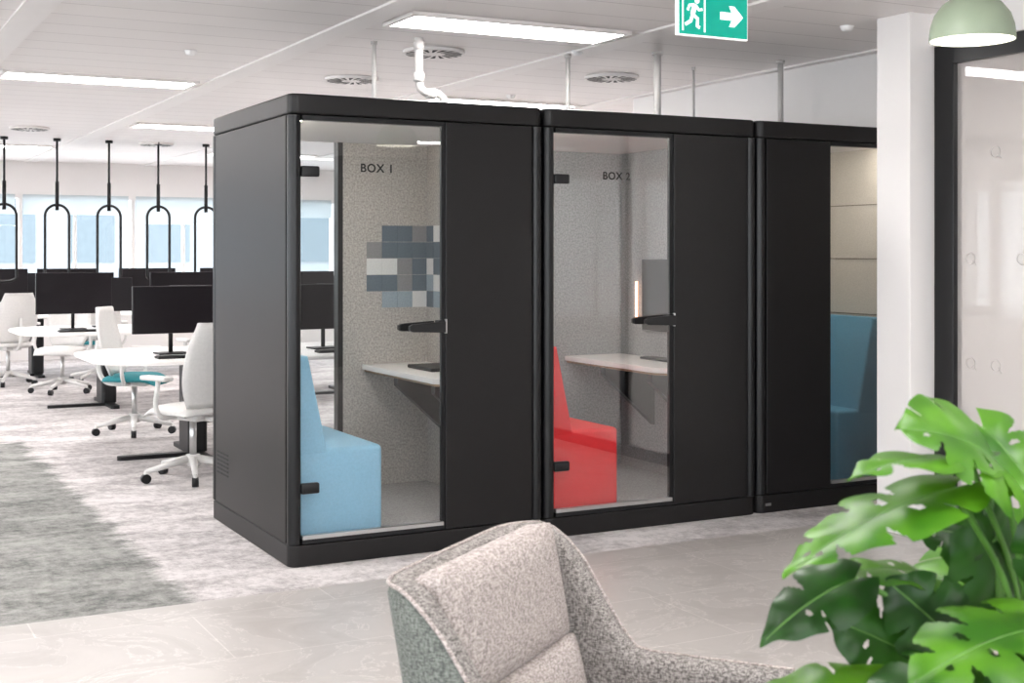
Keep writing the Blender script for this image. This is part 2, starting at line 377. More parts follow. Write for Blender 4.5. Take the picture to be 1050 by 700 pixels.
# ------------------------------------------------------------------ booths
def sofa(parent, m, xa, xb, ya, yb, mirror=False, hback=0.95, m2=None):
    g = empty("sofa"); g.parent = parent
    zf = 0.11
    box("seat", (xa, ya, zf), (xb, yb, 0.53), m, g, bevel=0.025, seg=4)
    if not mirror:
        prof = [(xa, 0.50), (xa, hback), (xa + 0.05, hback), (xa + 0.15, 0.50)]
    else:
        prof = [(xb, 0.50), (xb - 0.22, 0.50), (xb - 0.10, hback), (xb, hback)]
    prism("backrest", prof, ya, yb, m, g, bevel=0.012, axis='Y')
    return g
def booth(x, w, label, sofa_m, kind):
    d, h = 1.35, 2.20; T = 0.05
    g = empty("office_phone_booth", (x, 0, 0))
    bk, tr = M['black'], M['blacktrim']
    fl = M['felt'] if kind == 1 else M['felt2']
    rr = roundrect(w, d, 0.045)
    cc = (w / 2, d / 2, 0)
    prism("plinth", rr, 0.0, 0.10, bk, g, cc, bevel=0.006)
    prism("roof_cap", rr, 2.105, h, bk, g, cc, bevel=0.010)
    zb, zt = 0.104, 2.101
    pr = roundrect(0.062, 0.07, 0.030)
    for px, py in ((0.031, 0.035), (w - 0.031, 0.035), (0.031, d - 0.035), (w - 0.031, d - 0.035)):
        prism("corner_post", pr, zb, zt, tr, g, (px, py, 0))
    box("side_panel_left", (0.003, 0.07, zb), (0.05, d - 0.07, zt), bk, g)
    box("side_panel_right", (w - 0.05, 0.07, zb), (w - 0.003, d - 0.07, zt), bk, g)
    box("lining_right", (w - 0.075, 0.05, 0.11), (w - 0.05, d - 0.05, zt), fl if kind < 3 else M['feltbeige'], g)
    box("lining_left", (0.05, 0.07, 0.11), (0.068, d - 0.05, zt), fl, g)
    box("booth_floor", (0.05, 0.05, 0.10), (w - 0.05, d - 0.05, 0.11), M['boothcarpet'], g)
    box("booth_ceiling", (0.05, 0.05, 2.092), (w - 0.05, d - 0.05, 2.10), M['white'], g)
    box("fill_strip_front", (0.10, 0.056, 2.084), (w - 0.10, 0.090, 2.092), M['boothfill'], g)  # added glowing strip, hidden behind the door head to light the interior
    box("fill_strip_left", (0.072, 0.12, 2.084), (0.10, d - 0.15, 2.092), M['boothfill'], g)  # second added strip for interior fill
    if kind < 3:
        gx = 0.74
        box("back_wall", (gx, d - 0.05, zb), (w - 0.06, d - 0.005, zt), bk, g)
        box("back_lining", (gx, d - 0.07, 0.11), (w - 0.075, d - 0.05, zt), fl, g)
        box("back_glass_frame", (gx - 0.03, d - 0.075, 0.11), (gx, d - 0.01, zt), tr, g)
        quad("back_glass", [(0.06, d - 0.03, 0.11), (gx - 0.03, d - 0.03, 0.11), (gx - 0.03, d - 0.03, zt), (0.06, d - 0.03, zt)], M['glassback'], g)
    else:
        box("back_wall", (0.06, d - 0.05, zb), (w - 0.06, d - 0.005, zt), bk, g)
        box("back_lining", (0.06, d - 0.07, 0.11), (w - 0.075, d - 0.05, zt), M['feltbeige'], g)
        for z in (1.08, 1.42, 1.75):
            box("panel_seam", (w - 0.0785, 0.05, z), (w - 0.074, d - 0.07, z + 0.006), M['seam'], g)
    if kind < 3: ga, gb = 0.064, 0.785
    else: ga, gb = 0.535, w - 0.064
    if kind < 3:
        box("front_panel", (gb + 0.012, 0.004, zb), (w - 0.064, 0.05, zt), bk, g, bevel=0.003)
        box("jamb", (gb, 0.012, zb), (gb + 0.012, 0.05, zt), tr, g)
    else:
        box("front_panel", (0.064, 0.004, zb), (ga - 0.012, 0.05, zt), bk, g, bevel=0.003)
        box("jamb", (ga - 0.012, 0.012, zb), (ga, 0.05, zt), tr, g)
    box("door_head", (ga, 0.006, 2.078), (gb, 0.05, zt), tr, g)
    box("door_sill", (ga, 0.006, zb), (gb, 0.05, 0.125), M['blackplastic'], g)
    box("sill_strip", (ga, 0.000, 0.125), (gb, 0.03, 0.143), M['metal'], g)
    e1 = 0.008
    quad("door_glass", [(ga, 0.02, 0.143), (gb - e1, 0.02, 0.143), (gb - e1, 0.02, 2.078), (ga, 0.02, 2.078)], M['glass'], g)
    box("door_edge", (gb - e1, 0.014, 0.143), (gb, 0.026, 2.078), tr, g)
    if kind < 3:
        for z in (1.84, 0.36):
            box("hinge", (ga - 0.004, 0.004, z - 0.025), (ga + 0.085, 0.036, z + 0.025), M['blackplastic'], g, bevel=0.008, seg=3)
        hz = 1.10
        box("handle_plate", (gb - 0.03, -0.012, hz - 0.03), (gb + 0.006, 0.045, hz + 0.03), M['blackplastic'], g, bevel=0.006)
        box("strike", (gb + 0.004, -0.008, hz - 0.035), (gb + 0.014, 0.003, hz + 0.035), M['metal'], g)
        prof = [(-0.20, -0.014), (-0.185, -0.022), (-0.03, -0.028), (-0.01, -0.028), (-0.01, 0.024), (-0.03, 0.024), (-0.185, 0.014), (-0.2, 0.006)]
        prism("lever", prof, -0.05, -0.022, M['blackplastic'], g, (gb + 0.0, 0, hz), bevel=0.004, axis='Y')
        prism("lever_inner", prof, 0.045, 0.07, M['blackplastic'], g, (gb - 0.02, 0, hz), bevel=0.004, axis='Y')
        cyl("lever_stem", (gb - 0.03, -0.03, hz), (gb - 0.03, 0.06, hz), 0.012, M['blackplastic'], g)
        text("label", label, 0.056, (0.355, 0.0185, 1.845), M['textblack'], g)
        tb = empty("wall_table"); tb.parent = g
        tp = [(0.86, 0.30), (0.92, 0.22), (w - 0.075, 0.22), (w - 0.075, d - 0.07), (0.86, d - 0.07)]
        prism("table_top", tp, 0.785, 0.815, M['desk'], tb, bevel=0.004)
        prism("table_edge", [(p[0] + 0.015 if p[0] < 0.95 else p[0], p[1] + 0.01 if p[1] < 0.4 else p[1]) for p in tp], 0.772, 0.785, M['woodleg'], tb)
        prism("bracket", [(w - 0.075, 0.40), (w - 0.075, 0.765), (0.92, 0.765), (0.92, 0.72)], 0.9, 0.95, M['blackplastic'], tb, axis='Y')
        prism("bracket_front", [(w - 0.075, 0.40), (w - 0.075, 0.765), (0.92, 0.765), (0.92, 0.72)], 0.4, 0.45, M['blackplastic'], tb, axis='Y')
        sofa(g, sofa_m, 0.072, 0.50, 0.09, 1.24, hback=0.97)
        if kind == 1:
            box("sofa_pillow", (0.19, 0.90, 0.53), (0.27, 1.20, 0.80), sofa_m, g, bevel=0.03, seg=4)
            box("power_module", (1.00, 0.62, 0.815), (1.24, 0.95, 0.835), M['blackplastic'], tb, bevel=0.006)
            box("power_module_lid", (1.20, 0.62, 0.835), (1.24, 0.95, 0.90), M['blackplastic'], tb, bevel=0.006)
            mo = empty("reflection_mosaic"); mo.parent = g  # reflection in the door glass, modelled as coloured squares on the walls
            rr2 = random.Random(5); q = 0.096; names = ['reflA', 'reflB', 'reflC', 'reflD', 'reflA', 'reflC', 'reflB']
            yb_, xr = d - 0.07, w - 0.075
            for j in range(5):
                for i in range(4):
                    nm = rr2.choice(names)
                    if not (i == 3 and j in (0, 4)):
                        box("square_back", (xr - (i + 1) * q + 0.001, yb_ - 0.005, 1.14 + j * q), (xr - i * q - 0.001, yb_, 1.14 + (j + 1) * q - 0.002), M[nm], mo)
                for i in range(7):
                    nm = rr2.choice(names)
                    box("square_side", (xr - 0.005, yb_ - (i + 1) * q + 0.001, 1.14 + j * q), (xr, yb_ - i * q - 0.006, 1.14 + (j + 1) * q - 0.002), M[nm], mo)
        else:
            box("power_module", (w - 0.22, 0.55, 0.815), (w - 0.12, 0.85, 0.83), M['blackplastic'], tb, bevel=0.005)
            ms = empty("wall_monitor"); ms.parent = g
            box("screen_body", (w - 0.105, 0.30, 0.98), (w - 0.075, 1.00, 1.42), M['screen'], ms, bevel=0.004)
            box("reflection_bar", (w - 0.10, 1.07, 1.05), (w - 0.088, 1.082, 1.28), M['warmrefl'], g)  # glowing bar added to imitate a warm reflection in the glass
    else:
        sofa(g, sofa_m, w - 0.46, w - 0.08, 0.09, 1.25, mirror=True, hback=1.07)
        box("vent_button", (0.05, -0.002, 0.04), (0.09, 0.008, 0.055), M['metal'], g)
    if kind == 1:
        for i in range(6):
            z = 0.265 + i * 0.022
            for j in range(2):
                y0 = 1.03 + j * 0.115
                box("vent_slot", (0.0005, y0, z), (0.006, y0 + 0.10, z + 0.009), M['darkslot'], g)
    return g
booth(0.0, 1.345, "BOX 1", M['blue'], 1)
booth(1.355, 1.355, "BOX 2", M['red'], 2)
booth(2.720, 1.11, "BOX 3", M['bluedark'], 3)

# ------------------------------------------------------------------ ceiling services
def diffuser(x, y, r=0.19):
    g = empty("air_diffuser", (x, y, H - 0.012))
    cyl("plate", (0, 0, -0.010), (0, 0, 0.012), r, M['band'], g, seg=40)
    n = 18
    for i in range(n):
        a = 2 * math.pi * i / n
        bm = bmesh.new()
        pts = [(0.07, -0.006), (r * 0.9, -0.016), (r * 0.9, 0.016), (0.07, 0.006)]
        vs = []
        for px, py in pts:
            px2, py2 = px, py + 0.25 * (px - 0.07)
            vs.append(bm.verts.new((px2 * math.cos(a) - py2 * math.sin(a), px2 * math.sin(a) + py2 * math.cos(a), -0.0115)))
        bm.faces.new(vs); finish(bm, "blade_slot", M['darkslot'], g)
for p in ((1.42, 1.51), (1.43, 2.94), (3.01, 1.99), (-0.06, 7.9), (1.49, 9.25)):
    diffuser(*p)
def pole(x, y, r=0.018, z0=2.20):
    g = empty("service_pole", (x, y, z0)); t = H - z0 - 0.013
    cyl("pole", (0, 0, 0), (0, 0, t), r, M['duct'], g)
    cyl("collar_top", (0, 0, t - 0.02), (0, 0, t), r * 1.5, M['duct'], g)
    cyl("collar_base", (0, 0, 0), (0, 0, 0.02), r * 1.5, M['duct'], g)
pole(0.93, 1.27, 0.013); pole(2.19, 1.2, 0.014); pole(2.62, 0.85, 0.022); pole(3.52, 0.78, 0.018); pole(3.2, 1.28, 0.009)
dp = empty("drain_pipe", (1.09, 0.99, 2.2))
tube("pipe", [(0, 0, 0.48), (0, 0, 0.24), (0.01, 0, 0.19), (0.04, 0, 0.17), (0.12, 0, 0.165), (0.15, 0, 0.145), (0.155, 0, 0.11), (0.155, 0, 0)], 0.024, M['duct'], dp, res=5)
for z in (0.44, 0.26): cyl("socket", (0, 0, z - 0.03), (0, 0, z + 0.02), 0.031, M['duct'], dp)
cyl("socket_h", (0.05, 0, 0.168), (0.10, 0, 0.166), 0.031, M['duct'], dp)
cyl("socket_d", (0.155, 0, 0.06), (0.155, 0, 0.11), 0.031, M['duct'], dp)
for (x, y) in ((3.05, -0.35), (2.9, 3.3), (-0.9, 5.3), (0.1, 2.2), (2.2, 1.1)):
    g = empty("smoke_detector", (x, y, H - 0.001))
    lathe("body", [(0.0, -0.030), (0.02, -0.029), (0.032, -0.02), (0.035, -0.008), (0.038, 0.0)], M['whitegloss'], g)

# exit sign
sg = empty("exit_sign", (1.66, -1.0, 2.434))
W2, HH = 0.195, 0.205
box("sign_body", (-W2, -0.012, 0), (W2, 0.012, HH), M['signwhite'], sg, bevel=0.003)
box("sign_face", (-W2 + 0.006, -0.0145, 0.006), (W2 - 0.006, -0.012, HH - 0.008), M['signgreen'], sg)
for sx in (-0.14, 0.14): cyl("hanger", (sx, 0, HH), (sx, 0, H - 2.434), 0.004, M['metal'], sg)
def glyph(name, pts): prism(name, pts, -0.0165, -0.0146, M['signwhite'], sg, axis='Y')
glyph("arrow", [(0.035, 0.085), (0.10, 0.085), (0.085, 0.055), (0.115, 0.055), (0.165, 0.102), (0.115, 0.150), (0.085, 0.150), (0.10, 0.120), (0.035, 0.120)])
glyph("door_frame_left", [(-0.175, 0.02), (-0.167, 0.02), (-0.167, 0.185), (-0.175, 0.185)])
glyph("door_frame_top", [(-0.167, 0.177), (-0.055, 0.177), (-0.055, 0.185), (-0.167, 0.185)])
glyph("door_frame_right", [(-0.055, 0.02), (-0.047, 0.02), (-0.047, 0.185), (-0.055, 0.185)])
hx, hz = -0.093, 0.158
glyph("runner_head", [(hx + 0.013 * math.cos(i * math.pi / 8), hz + 0.013 * math.sin(i * math.pi / 8)) for i in range(16)])
def limb(name, pts, w=0.0065):
    L = []; R = []
    for i, p in enumerate(pts):
        a = Vector(pts[max(0, i - 1)]); b = Vector(pts[min(len(pts) - 1, i + 1)]); t = (b - a).normalized(); nn = Vector((-t.y, t.x)) * w
        L.append((p[0] + nn.x, p[1] + nn.y)); R.append((p[0] - nn.x, p[1] - nn.y))
    glyph(name, L + R[::-1])
limb("runner_torso", [(-0.103, 0.142), (-0.112, 0.118), (-0.118, 0.095)], 0.012)
limb("runner_arm_front", [(-0.103, 0.138), (-0.083, 0.118), (-0.064, 0.122)])
limb("runner_arm_rear", [(-0.108, 0.140), (-0.135, 0.136), (-0.145, 0.112)])
limb("runner_leg_front", [(-0.115, 0.095), (-0.090, 0.078), (-0.092, 0.045), (-0.078, 0.038)], 0.008)
limb("runner_leg_rear", [(-0.118, 0.095), (-0.128, 0.065), (-0.158, 0.048)], 0.008)

# pendant lamp
pl = empty("pendant_lamp", (1.63, -2.55, 2.20))
R = 0.145
outer = [(R, 0.0), (R, 0.015), (R * 0.97, 0.05), (R * 0.88, 0.09), (R * 0.70, 0.125), (R * 0.48, 0.148), (R * 0.34, 0.16), (R * 0.32, 0.20), (R * 0.28, 0.215), (0.004, 0.22)]
lathe("shade", outer, M['sage'], pl)
lathe("shade_lining", [(r * 0.97, z * 0.97 + 0.001) for r, z in outer[:7]] + [(0.001, 0.155)], M['lampin'], pl)
bm = bmesh.new(); bmesh.ops.create_uvsphere(bm, u_segments=20, v_segments=12, radius=0.045); finish(bm, "bulb", M['bulb'], pl, True, (0, 0, 0.075))
tube("cord", [(0, 0, 0.22), (0, 0, H - 2.20)], 0.004, M['blackplastic'], pl)
lathe("ceiling_rose", [(0.05, H - 2.20), (0.05, H - 2.20 - 0.02), (0.001, H - 2.20 - 0.03)], M['sage'], pl)

# ------------------------------------------------------------------ desks, monitors, task chairs
def monitor(x, y, z, rz, w=0.54, h=0.335):
    g = empty("monitor", (x, y, z), rz)
    box("panel", (-w / 2, -0.012, 0.15), (w / 2, 0.018, 0.15 + h), M['screen'], g, bevel=0.005)
    box("screen_glass", (-w / 2 + 0.008, -0.0135, 0.165), (w / 2 - 0.008, -0.0121, 0.15 + h - 0.008), M['screen'], g)
    box("mount", (-0.05, 0.018, 0.27), (0.05, 0.045, 0.37), M['blackplastic'], g, bevel=0.005)
    cyl("stand", (0, 0.05, 0.012), (0, 0.05, 0.38), 0.016, M['blackplastic'], g)
    box("foot", (-0.11, -0.05, 0.0), (0.11, 0.12, 0.012), M['blackplastic'], g, bevel=0.004)
def desk(y, xa, xb, depth=1.45, hd=0.73, feet=(0.5,)):
    g = empty("bench_desk", ((xa + xb) / 2, y, 0))
    w = xb - xa
    prism("top", roundrect(w, depth, 0.42, 12), hd - 0.025, hd, M['desk'], g, bevel=0.006)
    for fx in feet:
        lx = fx - (xa + xb) / 2
        prism("pedestal", roundrect(0.14, 0.30, 0.03), 0.03, hd - 0.03, M['blackplastic'], g, (lx, 0, 0))
        prism("foot_x", roundrect(0.62, 0.07, 0.03), 0.0, 0.028, M['blackplastic'], g, (lx - 0.25, -0.1, 0))
        prism("foot_y", roundrect(0.08, 0.9, 0.03), 0.0, 0.03, M['blackplastic'], g, (lx, 0, 0))
        prism("top_plate", roundrect(0.5, 0.7, 0.03), hd - 0.045, hd - 0.025, M['blackplastic'], g, (lx, 0, 0))
    return g
def task_chair(x, y, rz, seatm, hback=1.02):
    g = empty("task_chair", (x, y, 0), rz); w = M['chairwhite']
    for i in range(5):
        a = 2 * math.pi * i / 5 + 0.3
        c, s = math.cos(a), math.sin(a)
        cyl("base_arm", (0.03 * c, 0.03 * s, 0.13), (0.31 * c, 0.31 * s, 0.075), 0.026, w, g, r1=0.016, seg=12)
        cyl("caster", (0.31 * c - 0.02 * s, 0.31 * s + 0.02 * c, 0.03), (0.31 * c + 0.02 * s, 0.31 * s - 0.02 * c, 0.03), 0.03, M['blackplastic'], g, seg=14)
        cyl("caster_stem", (0.31 * c, 0.31 * s, 0.04), (0.31 * c, 0.31 * s, 0.08), 0.012, w, g, seg=8)
    cyl("hub", (0, 0, 0.09), (0, 0, 0.16), 0.045, w, g)
    cyl("gas_lift", (0, 0, 0.15), (0, 0, 0.40), 0.022, M['metal'], g)
    box("mechanism", (-0.09, -0.14, 0.385), (0.09, 0.12, 0.43), w, g, bevel=0.012, seg=3)
    bm = bmesh.new(); nx, ny = 12, 12; rows = []
    for side in (1, 0):
        rr = []
        for j in range(ny + 1):
            r_ = []
            for i in range(nx + 1):
                u = i / nx * 2 - 1; v = j / ny * 2 - 1
                uu = u * math.sqrt(1 - v * v * 0.22); vv = v * math.sqrt(1 - u * u * 0.22)
                z = 0.43 + side * (0.055 - 0.03 * (u ** 4) - 0.03 * v ** 4 + 0.004) + (0 if side else 0.004)
                if v > 0.6: z -= 0.03 * (v - 0.6) / 0.4
                r_.append(bm.verts.new((uu * 0.245, vv * 0.24 + 0.02, z)))
            rr.append(r_)
        rows.append(rr)
    for k2, rr in enumerate(rows):
        for j in range(ny):
            for i in range(nx):
                f = (rr[j][i], rr[j][i + 1], rr[j + 1][i + 1], rr[j + 1][i]); bm.faces.new(f if k2 == 0 else f[::-1])
    t, b = rows
    for i in range(nx):
        bm.faces.new((t[0][i], b[0][i], b[0][i + 1], t[0][i + 1])); bm.faces.new((t[ny][i + 1], b[ny][i + 1], b[ny][i], t[ny][i]))
        bm.faces.new((t[i + 1][0], b[i + 1][0], b[i][0], t[i][0])); bm.faces.new((t[i][nx], b[i][nx], b[i + 1][nx], t[i + 1][nx]))
    finish(bm, "seat", seatm, g, True)
    bm = bmesh.new(); N, K = 14, 12; gr = []
    for j in range(N + 1):
        v = j / N; z = 0.48 + v * (hback - 0.48)
        hw = 0.235 * (1 - 0.22 * abs(v * 2 - 1) ** 3) * (0.85 + 0.15 * math.sin(math.pi * min(1, v * 1.1)))
        row = []
        for i in range(K + 1):
            u = i / K * 2 - 1
            yy = -0.22 - 0.05 * v - 0.05 * math.sin(math.pi * v) * 0.4 + 0.06 * u * u + 0.035 * (1 - v) ** 2 - 0.05 * max(0, v - 0.5)
            row.append(bm.verts.new((u * hw, yy, z)))
        gr.append(row)
    for j in range(N):
        for i in range(K): bm.faces.new((gr[j][i], gr[j][i + 1], gr[j + 1][i + 1], gr[j + 1][i]))
    o = finish(bm, "back_shell", w, g, True); md = o.modifiers.new("s", 'SOLIDIFY'); md.thickness = 0.022; md.offset = 0
    tube("back_support", [(0, -0.10, 0.40), (0, -0.24, 0.42), (0, -0.30, 0.55), (0, -0.30, 0.75)], 0.02, w, g, bez=True)
    for s in (-1, 1):
        tube("arm_upright", [(s * 0.14, 0.0, 0.41), (s * 0.27, 0.0, 0.44), (s * 0.285, -0.01, 0.66)], 0.016, w, g, bez=True)
        box("arm_pad", (s * 0.285 - 0.04, -0.12, 0.655), (s * 0.285 + 0.04, 0.13, 0.685), M['chairwhite'], g, bevel=0.013, seg=3)

desk(3.72, -0.28, 3.6, feet=(0.5, 3.0))
desk(7.2, -0.3, 3.6, feet=(0.55, 3.0))
desk(10.7, -0.6, 3.6, feet=(0.4, 3.0))
for (dy, xs) in ((3.72, (0.34, 1.5, 2.7)), (7.2, (0.24, 1.3, 2.5)), (10.7, (-0.05, 0.75, 1.7, 2.7))):
    for x in xs:
        monitor(x, dy - 0.05, 0.73, 0.05, 0.58 if dy < 5 else 0.70, 0.34 if dy < 5 else 0.39)
        monitor(x + 0.35, dy + 0.35, 0.73, math.pi - 0.1)
        kb = empty("keyboard", (x, dy - 0.42, 0.73)); box("body", (-0.2, -0.06, 0), (0.2, 0.06, 0.015), M['blackplastic'], kb, bevel=0.004)
        box("keys", (-0.19, -0.05, 0.0152), (0.19, 0.05, 0.019), M['blackplastic'], kb)
task_chair(0.22, 2.62, math.radians(25), M['chairwhite'])
task_chair(0.35, 5.0, math.radians(-120), M['teal'])
task_chair(1.2, 5.1, math.radians(170), M['chairwhite'])
task_chair(0.35, 8.5, math.radians(150), M['chairwhite'])
task_chair(1.3, 6.1, math.radians(10), M['teal'])
task_chair(-0.05, 9.6, math.radians(20), M['chairwhite'])
task_chair(0.9, 9.5, math.radians(-10), M['teal'])

def stadium_loop(x, y):
    g = empty("hanging_cable_loop", (x, y, 0))
    ztop, zb, hw = 1.98, 1.20, 0.125
    pts = []
    for i in range(17):
        a = math.pi * i / 16; pts.append((hw * math.cos(a), 0, ztop - hw + hw * math.sin(a)))
    pts += [(-hw, 0, zb)] + [(hw * math.cos(math.pi + math.pi * i / 12), 0, zb + hw * 0.4 * math.sin(math.pi + math.pi * i / 12)) for i in range(1, 12)] + [(hw, 0, zb)]
    tube("loop", pts, 0.015, M['blackplastic'], g, cyclic=True)
    cyl("drop_rod", (0, 0, ztop - 0.01), (0, 0, H), 0.012, M['blackplastic'], g)
    cyl("clamp", (0, 0, ztop - 0.06), (0, 0, ztop + 0.25), 0.020, M['blackplastic'], g)
    cyl("ceiling_cup", (0, 0, H - 0.03), (0, 0, H), 0.04, M['blackplastic'], g)
for x in (-0.15, 0.39, 0.94, 1.48, 2.02, 2.56):
    stadium_loop(x, 9.1)

# ------------------------------------------------------------------ armchair
def armchair(cx, cy, rz):
    g = empty("armchair", (cx, cy, 0), rz)
    hx, hb, ft, r = 0.31, -0.24, 0.30, 0.10
    path = []
    n = 14
    for i in range(n): path.append((hx, ft + (hb + r - ft) * i / n, 1, 0))
    for i in range(9):
        a = -math.pi / 2 * i / 8; path.append((hx - r + r * math.cos(a), hb + r + r * math.sin(a), math.cos(a), math.sin(a)))
    for i in range(1, 8): path.append((hx - r - (2 * (hx - r)) * i / 8, hb, 0, -1))
    for i in range(9):
        a = -math.pi / 2 - math.pi / 2 * i / 8; path.append((-hx + r + r * math.cos(a), hb + r + r * math.sin(a), math.cos(a), math.sin(a)))
    for i in range(1, n + 1): path.append((-hx, hb + r + (ft - hb - r) * i / n, -1, 0))
    def top(y):
        t = max(0, min(1, (y - (-0.20)) / 0.17)); t = t * t * (3 - 2 * t)
        return 0.85 + (0.585 - 0.85) * t
    bm = bmesh.new(); K = 8; th = 0.065; secs = []
    for (x, y, nx, ny) in path:
        tz = top(y); back = max(0, min(1, (0.0 - y) / 0.22))
        sec = []
        def P(off, z):
            lean = 0.09 * back * max(0, (z - 0.40)) / 0.45
            return Vector((x + nx * off * 1.0 + nx * lean * 0.2, y + ny * off - lean * 0.9, z))
        for k2 in range(K + 1): sec.append(P(th / 2, 0.20 + (tz - 0.025 - 0.20) * k2 / K))
        sec.append(P(th / 2 * 0.7, tz - 0.006))
        sec.append(P(0, tz))
        sec.append(P(-th / 2 * 0.7, tz - 0.006))
        for k2 in range(K + 1): sec.append(P(-th / 2, tz - 0.025 - (tz - 0.025 - 0.20) * k2 / K))
        secs.append([bm.verts.new(p) for p in sec])
    m = len(secs[0]); cut = K + 1
    for A, B in zip(secs, secs[1:]):
        for i in range(m):
            f = bm.faces.new((A[i], A[(i + 1) % m], B[(i + 1) % m], B[i]))
            f.material_index = 1 if i < cut else 0
    bm.faces.new(secs[0]); bm.faces.new(secs[-1][::-1])
    finish(bm, "shell", [M['tweed'], M['tweedgreen']], g, True)
    pp = []
    for (x, y, nx, ny) in path:
        back = max(0, min(1, (0.0 - y) / 0.22)); z = top(y) - 0.006; lean = 0.09 * back * (z - 0.4) / 0.45
        pp.append((x + nx * (th / 2 * 0.85) + nx * lean * 0.2, y + ny * th / 2 * 0.85 - lean * 0.9, z))
    tube("piping", pp, 0.004, M['tweedlight'], g)
    def cushion(name, sx, sy, sz, loc, rx, mt, puff=0.25):
        bm = bmesh.new(); bmesh.ops.create_cube(bm, size=1)
        bmesh.ops.subdivide_edges(bm, edges=bm.edges[:], cuts=9, use_grid_fill=True)
        for v in bm.verts:
            x, y, z = v.co * 2
            e = (1 - abs(x) ** 6) * (1 - abs(z) ** 6) if sy < sz else (1 - abs(x) ** 6) * (1 - abs(y) ** 6)
            if sy < sz: y *= (0.55 + 0.45 * e + puff * 0.2 * e)
            else: z *= (0.55 + 0.45 * e + puff * 0.2 * e)
            v.co = Vector((x * sx / 2, y * sy / 2, z * sz / 2))
        o = finish(bm, name, mt, g, True, loc); o.rotation_euler = (rx, 0, 0)
        md = o.modifiers.new("sub", 'SUBSURF'); md.levels = 1; md.render_levels = 1
    cushion("seat_cushion", 0.55, 0.52, 0.15, (0, 0.05, 0.40), 0, M['tweedlight'])
    cushion("back_cushion", 0.555, 0.10, 0.25, (0, -0.232, 0.735), math.radians(11), M['tweedlight'])
    cushion("lower_back_cushion", 0.555, 0.12, 0.24, (0, -0.175, 0.50), math.radians(14), M['tweedlight'])
    box("seat_base", (-0.285, -0.22, 0.20), (0.285, 0.30, 0.34), M['tweed'], g, bevel=0.02, seg=3)
    for sx in (-1, 1):
        for y in (-0.2, 0.24):
            cyl("leg", (sx * 0.24, y, 0.21), (sx * 0.28, y * 1.1, 0.0), 0.02, M['woodleg'], g, r1=0.012)
ac = F(0.185, 2.60, 0)
armchair(ac.x, ac.y, math.radians(-142.2))

# ------------------------------------------------------------------ monstera
PB = F(0.76, 2.0, 0)
pg = empty("potted_monstera", PB)
lathe("pot", [(0.001, 0.0), (0.13, 0.0), (0.15, 0.02), (0.19, 0.46), (0.195, 0.5), (0.18, 0.5), (0.175, 0.46)], M['pot'], pg)
lathe("soil", [(0.001, 0.47), (0.176, 0.46)], M['soil'], pg)
def leaf(base, tip, W, nrm, m='leaf', cuts=3, droop=0.18, seed=0, fold=0.25):
    rnd = random.Random(seed)
    base = Vector(base) - PB; tip = Vector(tip) - PB
    ax = tip - base; L = ax.length; ay = ax.normalized()
    az = Vector(nrm); az = (az - ay * az.dot(ay)).normalized(); axx = ay.cross(az)
    bm = bmesh.new(); NS, NR = 90, 12
    for side in (-1, 1):
        cc = [0.12 + (0.72 / max(1, cuts)) * (i + 0.5) + rnd.uniform(-0.05, 0.05) for i in range(cuts)]
        depth = [rnd.uniform(0.35, 0.6) for _ in cc]; wid = [rnd.uniform(0.7, 1.5) for _ in cc]
        holes = [q + 0.09 for q, dd in zip(cc, depth) if rnd.random() < 0.6]
        grid = []
        for i in range(NS + 1):
            s = i / NS
            if s < 0.3: wv = 0.55 + 0.34 * math.sin(s / 0.3 * math.pi / 2)
            else:
                q = (s - 0.3) / 0.7
                wv = 0.89 * (1 - q ** 1.7) * (1 - 0.15 * q)
            dmin = min([abs(s - q) for q in cc] + [1])
            wv *= 0.93 + 0.07 * min(1, dmin / 0.07)
            th = math.radians(-62 + 112 * s ** 0.6)
            row = []
            for j in range(NR + 1):
                r = j / NR
                d = r * wv * W * 0.56
                x = side * d * math.cos(th); y = s * L * 0.97 + d * math.sin(th) * (0.9 if s < 0.35 else 0.7)
                z = droop * L * (0.25 - (s - 0.5) ** 2) - droop * 0.4 * L * s * s + fold * abs(x) * (1 - 1.6 * r) + 0.004 * math.sin(s * 22 + side * 2 + seed) * r
                row.append(bm.verts.new(base + axx * x + ay * y + az * z))
            grid.append(row)
        for i in range(NS):
            s = (i + 0.5) / NS
            for j in range(NR):
                r = (j + 0.5) / NR
                if any(r > dd and abs(s - q) < (r - dd) * 0.045 * ww + 0.003 for q, dd, ww in zip(cc, depth, wid)): continue
                if any(((s - q) / 0.022) ** 2 + ((r - 0.30) / 0.12) ** 2 < 1 for q in holes): continue
                a, b, c_, d_ = grid[i][j], grid[i][j + 1], grid[i + 1][j + 1], grid[i + 1][j]
                bm.faces.new((a, b, c_, d_) if side > 0 else (d_, c_, b, a))
    bmesh.ops.remove_doubles(bm, verts=bm.verts[:], dist=0.0003)
    bmesh.ops.delete(bm, geom=[v for v in bm.verts if not v.link_faces], context='VERTS')
    me = bpy.data.meshes.new("leaf"); bm.to_mesh(me); bm.free(); me.materials.append(M[m])
    for p in me.polygons: p.use_smooth = True
    link(bpy.data.objects.new("leaf", me), pg)
    def mz(q): return droop * L * (0.25 - (q - 0.5) ** 2) - droop * 0.4 * L * q * q
    tube("midrib", [base + ay * (L * 0.97 * q) + az * (mz(q) - 0.0005) for q in (0, 0.25, 0.5, 0.75, 0.93)], 0.0016, M['stem'], pg, bez=True, res=1)
    root = Vector((rnd.uniform(-0.05, 0.05), rnd.uniform(-0.05, 0.05), 0.46))
    mid = root.lerp(base, 0.55) + Vector((0, 0, 0.10 * rnd.uniform(0.6, 1.2)))
    mid.x = root.x * 0.6 + mid.x * 0.4; mid.y = root.y * 0.6 + mid.y * 0.4
    tube("petiole", [root, mid, base], 0.0045, M['stem'], pg, bez=True, res=2)
